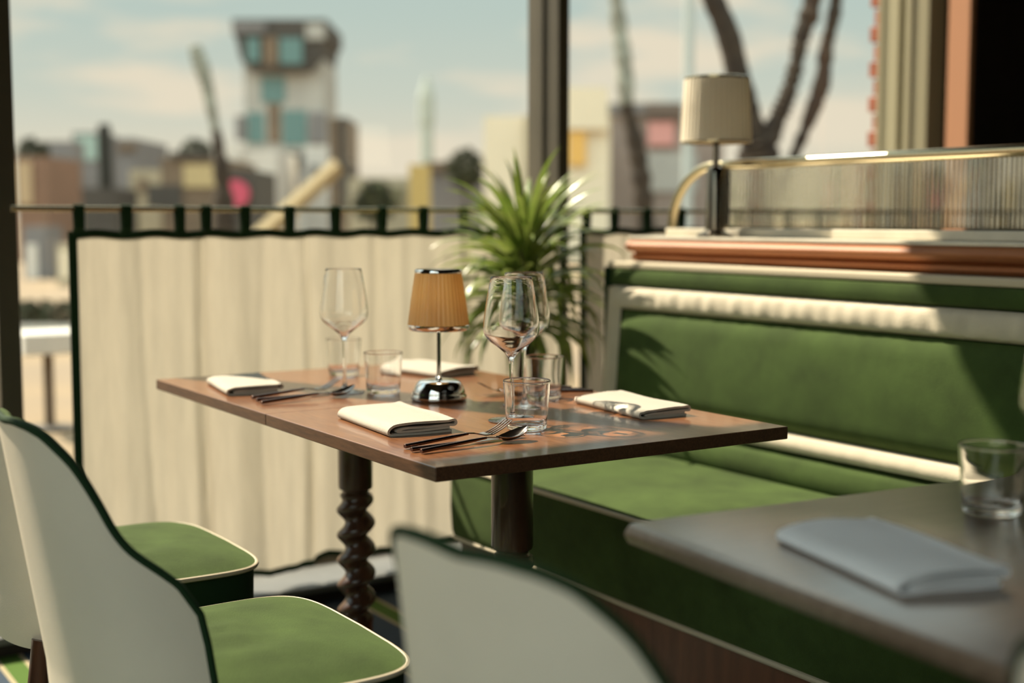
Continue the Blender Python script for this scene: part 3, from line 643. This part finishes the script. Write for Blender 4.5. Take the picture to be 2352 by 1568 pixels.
setc(kn, 0.105, -0.995, 0.305, -1.005, 'blurred knife on the dark foreground table between fork and spoon', False, L=0.11)
setc(sp, 0.105, -1.030, 0.305, -1.040, 'blurred spoon on the dark foreground table, nearest of its three pieces', False)

# ------------------------------------------------------------------ potted palm behind the table
pp = thing('potted_plant', 'tall spiky leaved green plant in a dark planter between table and curtain', 'plant', (1.215, 1.60, 0))
MB().loft([[(sx * r_, sy * r_, z_) for sx, sy in ((-1,-1),(1,-1),(1,1),(-1,1))] for r_, z_ in ((0.10, 0.0), (0.125, 0.56), (0.125, 0.60), (0.11, 0.60), (0.11, 0.56))], True, False).build('planter', POT, pp)
MB().lathe([(0.0, 0.565), (0.108, 0.56)], n=4).build('soil', SOIL, pp)
MB().tube([(0, 0, 0.55), (0.01, 0.0, 0.75), (0.0, 0.01, 0.92), (0.0, 0.0, 1.02)], [0.032, 0.026, 0.03, 0.02], 14).build('stem', STEM, pp, True)
lf = MB(); rnd = random.Random(11)
for i in range(190):
    q = i / 190.0; az = i * 2.39996 + rnd.uniform(-.3, .3); z0 = 0.80 + 0.24 * q + rnd.uniform(-.02, .02)
    el = lerp([(0, -0.1), (0.3, 0.4), (0.7, 0.95), (1.0, 1.42)], q) + rnd.uniform(-.15, .15); L = rnd.uniform(0.24, 0.36) * (1.0 if q < .8 else 0.95)
    droop = lerp([(0, 2.0), (0.5, 2.1), (1.0, 0.9)], q) * rnd.uniform(.7, 1.2); wmax = rnd.uniform(0.009, 0.015)
    pos = Vector((0.012 * cos(az), 0.012 * sin(az), z0)); e = el; rings = []; n = 10; tw = rnd.uniform(-.6, .6)
    for k in range(n + 1):
        s = k / n; d = Vector((cos(az) * cos(e), sin(az) * cos(e), sin(e))); side = Vector((-sin(az), cos(az), 0)); up = d.cross(side) * -1
        side2 = side * cos(tw) + up * sin(tw); w_ = wmax * (0.5 + 1.2 * s if s < .4 else 1 - ((s - .4) / .6) ** 1.6 * 0.97) * (1 if s >= .4 else 1)
        w_ = min(w_, wmax); crease = up * (w_ * 0.35)
        rings.append([pos - side2 * w_ + crease, pos, pos + side2 * w_ + crease])
        pos = pos + d * (L / n); e -= droop / n * (0.4 + 1.2 * s)
        if pos.y > 0.215: pos.y = 0.215
        if pos.y < -0.165 and pos.z < 1.02: pos.y = -0.165
    lf.loft(rings, closed=False)
lf.build('foliage', LEAF, pp, True, 80)

# ------------------------------------------------------------------ outdoors
PAVE = mat('sandy paving', (0.22, 0.155, 0.085), 0.9, color2=(0.17, 0.125, 0.08), vscale=0.6)
struct(MB().box(-400, 500, 2.2, 900, -0.3, -0.1).build('ground', PAVE)); bpy.data.objects['ground']['kind'] = 'structure'
struct(MB().box(-400, -2.45, -60, 2.2, -0.3, -0.1).build('ground_side', PAVE)); bpy.data.objects['ground_side'].name = 'ground.001'
GM = {}
def om(key, c, **k):
    if key not in GM: GM[key] = mat(key, c, 0.85, **k)
    return GM[key]
TEAL = mat('teal window glazing', (0.10, 0.19, 0.185), 0.25); DKG = om('dark opening', (0.035, 0.034, 0.03))
def bld(name, label, cat, px0, px1, ytop, D, m, depth=8.0, details=()):
    a = at(px0, 505, D); b = at(px1, 505, D); top = at((px0 + px1) / 2, ytop, D).z
    wd = (b - a).length; c = (a + b) / 2; ang = math.atan2((b - a).y, (b - a).x)
    t = thing(name, label, cat, (c.x, c.y, -0.1), ang)
    MB().box(-wd/2, wd/2, 0, depth, 0, top + 0.1).build('wall', m, t)
    for (kind, q0, q1, y0, y1, mm, out) in details:    # boxes proud of the front by `out`
        X0 = (q0 - (px0 + px1) / 2) / F * D; X1 = (q1 - (px0 + px1) / 2) / F * D; Z0 = at(q0, y1, D).z + 0.1; Z1 = at(q0, y0, D).z + 0.1
        MB().box(X0, X1, -out, 0.05 if out > 0 else 0.3, max(Z0, 0), Z1).build(kind, mm, t)
    return t
gb = om('grey render', (0.20, 0.19, 0.19), var=0.25, vscale=0.4); gl = om('pale concrete', (0.43, 0.415, 0.38), var=0.25, vscale=0.3); br = om('brown brick', (0.19, 0.135, 0.09), var=0.3, vscale=0.5)
rb = om('reddish brick', (0.23, 0.135, 0.09), var=0.25, vscale=0.4); bg_ = om('beige render', (0.42, 0.36, 0.25), var=0.2, vscale=0.4); cr_ = om('cream render', (0.74, 0.65, 0.49), var=0.08, vscale=0.3)
dk = om('dark cladding', (0.075, 0.065, 0.055), var=0.3, vscale=0.4); yl = om('ochre panel', (0.46, 0.33, 0.12)); pk = om('magenta sign', (0.50, 0.08, 0.13)); pp2 = om('pink sign', (0.62, 0.30, 0.27)); wt = om('white render', (0.62, 0.59, 0.54), var=0.12, vscale=0.4)
gp = om('greyish pink brick', (0.30, 0.235, 0.20), var=0.25, vscale=0.4); dfol = om('dark foliage', (0.05, 0.055, 0.025), var=0.4, vscale=1.0)
# tower with stepped balconies
tw = bld('tower_block', 'tall concrete tower with teal windows and wide overhanging top', 'building', 566, 748, 140, 110, gl, 8,
    [('window', 572, 612, 260, 330, TEAL, .1), ('window', 652, 708, 255, 335, TEAL, .1), ('window', 605, 660, 180, 238, TEAL, .12), ('dark_bay', 655, 712, 350, 395, DKG, .1), ('brown_panel', 620, 648, 240, 330, br, .08),
     ('balcony', 548, 566, 268, 325, gb, .5), ('balcony', 716, 752, 262, 330, gb, .5), ('dark_bay', 655, 700, 400, 460, gb, .1)])
o = Vector((0, 0, 0))
def twz(y): return at(650, y, 110).z + 0.1
def twx(x): return (x - 657) / F * 110
crown = MB()
r_ = lambda x0, x1, y: [(twx(x0), -1.2, twz(y)), (twx(x1), -1.2, twz(y)), (twx(x1), 8.5, twz(y)), (twx(x0), 8.5, twz(y))]
crown.loft([r_(590, 720, 170), r_(566, 742, 145), r_(556, 752, 95), r_(550, 760, 90), r_(548, 760, 55)], True, True)
cw = crown.build('crown', dk, tw)
MB().box(twx(582), twx(610), -1.5, -1.1, twz(150), twz(98)).build('window', TEAL, cw); MB().box(twx(656), twx(706), -1.5, -1.1, twz(155), twz(98)).build('window', TEAL, cw)
MB().box(twx(618), twx(650), -1.4, -1.1, twz(160), twz(95)).build('brown_panel', br, cw)
MB().box(twx(552), twx(625), -1.5, -1.1, twz(86), twz(62)).build('pale_band', gb, cw)
MB().box(twx(715), twx(756), -1.5, -1.1, twz(100), twz(66)).build('pale_band', gl, cw)
bld('apartment_house', 'white lower building in front of the tall tower', 'building', 545, 640, 345, 90, wt, 8, [('upper_floor', 528, 560, 335, 370, wt, .6), ('window', 600, 625, 400, 430, gb, .1), ('window', 560, 580, 395, 425, gb, .1)])
bld('apartment_house', 'pale building tucked between the tower and the brown slab', 'building', 700, 782, 335, 95, wt, 8, [('window', 715, 735, 380, 420, gb, .1)])
bld('office_block', 'narrow dark brown slab at the right side of the tower', 'building', 757, 800, 272, 85, br, 6, [('edge_panel', 784, 799, 272, 480, dk, .5), ('lower_wing', 784, 812, 372, 480, dk, .8)])
bld('brick_house', 'reddish brick house next to the left window post', 'building', 40, 112, 360, 38, rb, 3, [('pale_panel', 46, 78, 372, 470, om('tan panel', (0.42, 0.31, 0.19)), .1)])  # tan panel set proud of the brick front
bld('office_block', 'grey block with a teal window, left of the dark chimney', 'building', 108, 174, 325, 60, gb, 1.5, [('window', 120, 150, 350, 380, gb, .1)])
bld('office_block', 'stepped grey block joined to the dark chimney', 'building', 172, 232, 305, 64, gb, 3, [('window', 180, 228, 312, 368, om('pale teal glazing', (0.32, 0.42, 0.38)), .1)])
bld('shop', 'low dark shop front below the chimney', 'building', 130, 262, 432, 46, dk, 3, [('red_sign', 150, 172, 440, 480, om('coral sign', (0.55, 0.2, 0.14)), .1)])
ck = at(239, 285, 53); MB().lathe([(0.30, 0), (0.27, ck.z - 0.2), (0.22, ck.z + 0.1)], ck.x, ck.y, -0.1, n=16, cap0=True, cap1=True).build('chimney', om('sooty metal', (0.02, 0.02, 0.015)))
tag(bpy.data.objects['chimney'], 'slim dark chimney rising left of the bare tree', 'chimney')
bld('office_block', 'bluish grey block right of the chimney', 'building', 256, 312, 318, 71, gb, 7, [('roof_slope', 275, 320, 330, 345, br, .3)])
bld('townhouse', 'low beige house in the gap between grey blocks and the brown house', 'building', 300, 385, 390, 55, bg_, 6, [('window', 320, 340, 410, 440, br, .1)])
bld('townhouse', 'brown house with gable coloured as sunlit beside the slim bare tree', 'building', 372, 508, 362, 50, br, 7, [('lit_gable', 425, 500, 378, 430, om('sunlit wall tint', (0.46, 0.36, 0.19)), .1), ('roof', 395, 490, 350, 364, dk, .2), ('garage', 340, 420, 425, 478, dk, .1)])  # ochre box stands for a sunlit patch on the house
ks = bld('kiosk', 'dark kiosk with a round magenta sign', 'kiosk', 500, 582, 390, 30, dk, 3)
q = at(544, 445, 30); d_ = MB().tube([Vector((0, -0.18, 0)), Vector((0, 0.02, 0))], 0.31, 24)
sg = d_.build('sign', pk, ks); inv = Vector((q.x - ks.location.x, q.y - ks.location.y, 0)); ca, sa = cos(-ks.rotation_euler.z), sin(-ks.rotation_euler.z)
sg.location = (inv.x * ca - inv.y * sa, inv.x * sa + inv.y * ca - 0.02, q.z + 0.1)
b0, b1 = at(660, 485, 26), at(778, 378, 26)
b0 = b1 + (b0 - b1) * ((b1.z + 0.1) / (b1.z - b0.z))      # down to the ground
tag(MB().tube([b0, b1], [0.19, 0.16], 4).build('ramp_beam', om('tan timber', (0.34, 0.26, 0.14))), 'slanting tan beam in front of the tower base', 'beam')
bld('terrace_row', 'long low beige row right of the tower', 'building', 800, 975, 408, 60, bg_, 6, [('dark_front', 840, 930, 430, 470, om('olive front', (0.16, 0.14, 0.08)), .2)])
bld('advert_panel', 'ochre upright panel standing among the low buildings', 'sign', 940, 988, 378, 34, yl, 0.3)
bld('warehouse', 'grey building with brown roof behind the plant tips', 'building', 982, 1120, 388, 52, gb, 6, [('roof', 980, 1040, 372, 390, br, .4)])
bld('corner_house', 'cream building cut by the central window post', 'building', 1112, 1400, 268, 40, cr_, 8, [('orange_sign', 1305, 1344, 302, 380, om('orange sign', (0.70, 0.42, 0.12)), .2), ('tall_wing', 1300, 1394, 205, 300, cr_, .3), ('pilaster', 1205, 1225, 268, 470, bg_, .2)])
bld('brick_warehouse', 'grey pink building with dark roof behind the lamp', 'building', 1394, 1660, 262, 46, gp, 8, [('pink_sign', 1486, 1545, 282, 335, pp2, .2), ('roof', 1394, 1500, 240, 264, gb, .2), ('roof', 1480, 1640, 240, 270, om('brown roof', (0.14, 0.105, 0.085)), .4), ('pale_base', 1480, 1600, 350, 440, gl, .1)])
sp0 = at(980, 290, 240); sp1 = at(980, 170, 240)
stp = MB().lathe([(1.15, 0), (1.15, sp1.z - 9), (1.45, sp1.z - 8.8), (1.45, sp1.z - 4), (0.9, sp1.z - 2), (0.2, sp1.z)], sp0.x, sp0.y, -0.1, n=10, cap0=True)
tag(stp.build('church_tower', om('hazy stone', (0.40, 0.43, 0.38))), 'thin pale tower far away on the skyline', 'tower')
for k, (px, py, D, rr, lab) in enumerate(((75, 345, 41, 0.5, 'dark treetop above the reddish brick house'), (450, 352, 66, 0.9, 'dark treetop behind the brown house'), (1070, 378, 50, 0.75, 'dark treetop above the grey building by the plant'), (860, 455, 55, 0.9, 'dark shrub before the low beige row'))):
    c = at(px, py, D); t = thing('tree', lab, 'tree', (c.x, c.y, -0.1)); m = MB(); rn = random.Random(k)
    for j in range(420):
        v = Vector((rn.gauss(0, 1), rn.gauss(0, 1), rn.gauss(0, 1))).normalized() * rr * rn.uniform(.3, 1) ** .5; s_ = rr * .16; n_ = Vector((rn.gauss(0, 1), rn.gauss(0, 1), rn.gauss(0, 1))).normalized(); a_ = n_.orthogonal().normalized(); b_ = n_.cross(a_)
        cc = v + Vector((0, 0, c.z + 0.1 - rr * .2)); m.add([cc + a_ * s_, cc + b_ * s_, cc - a_ * s_, cc - b_ * s_], [(0, 1, 2, 3)])
    m.build('foliage', dfol, t); MB().tube([(0, 0, 0), (0, 0, c.z - 0.1)], [rr*.14, rr*.08], 8).build('trunk', dk, t)
# bare trees
BARK = mat('knotty bark', (0.05, 0.033, 0.019), 0.95, color2=(0.02, 0.013, 0.009), vscale=6, bump=0.8, bscale=12); PBARK = mat('pale mottled bark', (0.30, 0.31, 0.26), 0.9, color2=(0.14, 0.13, 0.10), vscale=4)
def limb(pts, D, par, m, seed, knot=0.16):
    rn = random.Random(seed); P = [at(x, y, D) for x, y, w in pts]; R = [w / 2 / F * D for x, y, w in pts]; Q = []; RR = []
    for i in range(len(P) - 1):
        n = 10
        for k in range(n):
            t = k / n; p0, p1, p2, p3 = P[max(i-1, 0)], P[i], P[i+1], P[min(i+2, len(P)-1)]
            Q.append(0.5 * ((2*p1) + (p2-p0)*t + (2*p0-5*p1+4*p2-p3)*t*t + (3*p1-p0-3*p2+p3)*t*t*t)); RR.append((R[i] * (1-t) + R[i+1] * t) * (1 + knot * rn.uniform(-1, 1)))
    Q.append(P[-1]); RR.append(R[-1]); off = Vector(par.location)
    return MB().tube([p - off for p in Q], RR, 12).build('trunk' if seed % 10 == 0 else 'branch', m, par, True)
def gz(x, D):   # pixel row of the ground
    lo, hi = 500, 4000
    for _ in range(40):
        mid = (lo + hi) / 2
        if at(x, mid, D).z > -0.12: lo = mid
        else: hi = mid
    return lo
D = 11; b = at(1745, 400, D); tr = thing('bare_tree', 'large bare tree with three forking limbs behind the reeded glass', 'tree', (b.x, b.y, -0.1))
limb([(1735, gz(1735, D), 100), (1738, 480, 92), (1742, 355, 96), (1735, 325, 75)], D, tr, BARK, 10)
limb([(1738, 350, 72), (1722, 280, 62), (1698, 190, 60), (1672, 80, 56), (1630, -20, 48), (1590, -120, 40)], D, tr, BARK, 11, .06)
limb([(1750, 355, 60), (1778, 290, 44), (1808, 220, 40), (1828, 150, 34), (1842, 80, 40), (1862, 20, 44), (1880, -100, 36)], D, tr, BARK, 12, .2)
limb([(1770, 480, 30), (1825, 355, 26), (1858, 275, 30), (1888, 190, 40), (1898, 110, 30), (1916, 30, 34), (1926, -60, 26)], D, tr, BARK, 13, .2)
D = 18; b = at(1470, 480, D); tr = thing('bare_tree', 'slender bare tree right of the central window post', 'tree', (b.x, b.y, -0.1))
limb([(1485, gz(1485, D), 60), (1478, 470, 46), (1462, 340, 42), (1438, 240, 34)], D, tr, BARK, 20); limb([(1438, 245, 34), (1434, 150, 42), (1420, 40, 34), (1412, -60, 30)], D, tr, PBARK, 21)
D = 20; b = at(505, 480, D); tr = thing('bare_tree', 'slender pollarded tree left of the tower', 'tree', (b.x, b.y, -0.1))
limb([(520, gz(520, D), 60), (514, 470, 44), (505, 360, 30), (496, 300, 20)], D, tr, BARK, 30); limb([(496, 305, 20), (484, 240, 26), (474, 190, 30), (462, 150, 36), (448, 108, 28)], D, tr, PBARK, 31, .12)
D = 22; b = at(1578, 480, D); tag(MB().tube([(b.x, b.y, -0.1), (b.x, b.y, 8)], 0.085, 12).build('street_pole', om('pale metal', (0.40, 0.44, 0.43))), 'tall pale grey pole left of the ledge lamp', 'pole')
# things on the terrace seen through the gap left of the curtain
b = at(112, 880, 7.6); ot = thing('outdoor_table', 'white topped table on a dark post outside by the left window post', 'table', (b.x, b.y, -0.1), -YAW * 0)
MB().box(-0.17, 0.17, -0.17, 0.17, 0.45, 0.57, 0.01).build('tabletop', wt, ot); MB().tube([(0, 0, 0.02), (0, 0, 0.45)], 0.03, 12).build('post', om('weathered post', (0.12, 0.08, 0.05)), ot); MB().lathe([(0.14, 0), (0.14, 0.02), (0, 0.03)], n=20, cap0=True).build('base', dk, ot)
b = at(112, 740, 14); hd = thing('planter_hedge', 'low dark hedge in a pale box outside the left window', 'hedge', (b.x, b.y, -0.1), math.atan2(RIGHT.y, RIGHT.x))
MB().box(-0.7, 0.7, -0.2, 0.2, 0, 0.12).build('planter', wt, hd); m = MB(); rn = random.Random(5)
for j in range(500):
    cc = Vector((rn.uniform(-.68, .68), rn.uniform(-.18, .18), rn.uniform(.12, .34))); s_ = .05; n_ = Vector((rn.gauss(0,1), rn.gauss(0,1), rn.gauss(0,1))).normalized(); a_ = n_.orthogonal().normalized(); b_ = n_.cross(a_)
    m.add([cc + a_*s_, cc + b_*s_, cc - a_*s_, cc - b_*s_], [(0,1,2,3)])
m.build('foliage', dfol, hd)
bld('garden_kiosk', 'small ochre and grey hut beyond the left window gap', 'kiosk', 128, 165, 562, 24, bg_, 1.0, [('pale_panel', 136, 156, 575, 640, cr_, .05)])  # cream panel on the hut front
bld('garden_shed', 'dark grey low block at the left window gap', 'shed', 52, 104, 520, 27, gb, 1.0, [('pale_door', 60, 84, 560, 640, wt, .05)])

# sunlight refracts through the glasses onto what they stand on
for o in bpy.data.objects:
    if o.type == 'MESH' and o.name.startswith(('water_tumbler', 'wine_glass')): o.cycles.is_caustics_caster = True
    elif o.type == 'MESH' and o.name.startswith(('tabletop', 'folded_napkin')): o.cycles.is_caustics_receiver = True

# repeats share a group; the frame pieces of the room are numbered
GR = {'dining_chair': 'ivory tub chairs with green seats', 'dining_table': 'dining tables', 'water_tumbler': 'water tumblers', 'wine_glass': 'wine glasses', 'folded_napkin': 'folded napkins', 'fork': 'forks', 'knife': 'knives',
      'spoon': 'spoons', 'cafe_curtain': 'cafe curtains on the low rod', 'office_block': 'buildings beyond the windows', 'townhouse': 'buildings beyond the windows', 'apartment_house': 'buildings beyond the windows', 'tree': 'distant treetops', 'bare_tree': 'bare trees outside'}
k = 0
for o in list(bpy.data.objects):
    b = o.name.split('.')[0]
    if o.parent is None and b in GR: o['group'] = GR[b]
    if o.parent is None and b.startswith('trim_'): k += 1; o.name = 'trim_%d' % k
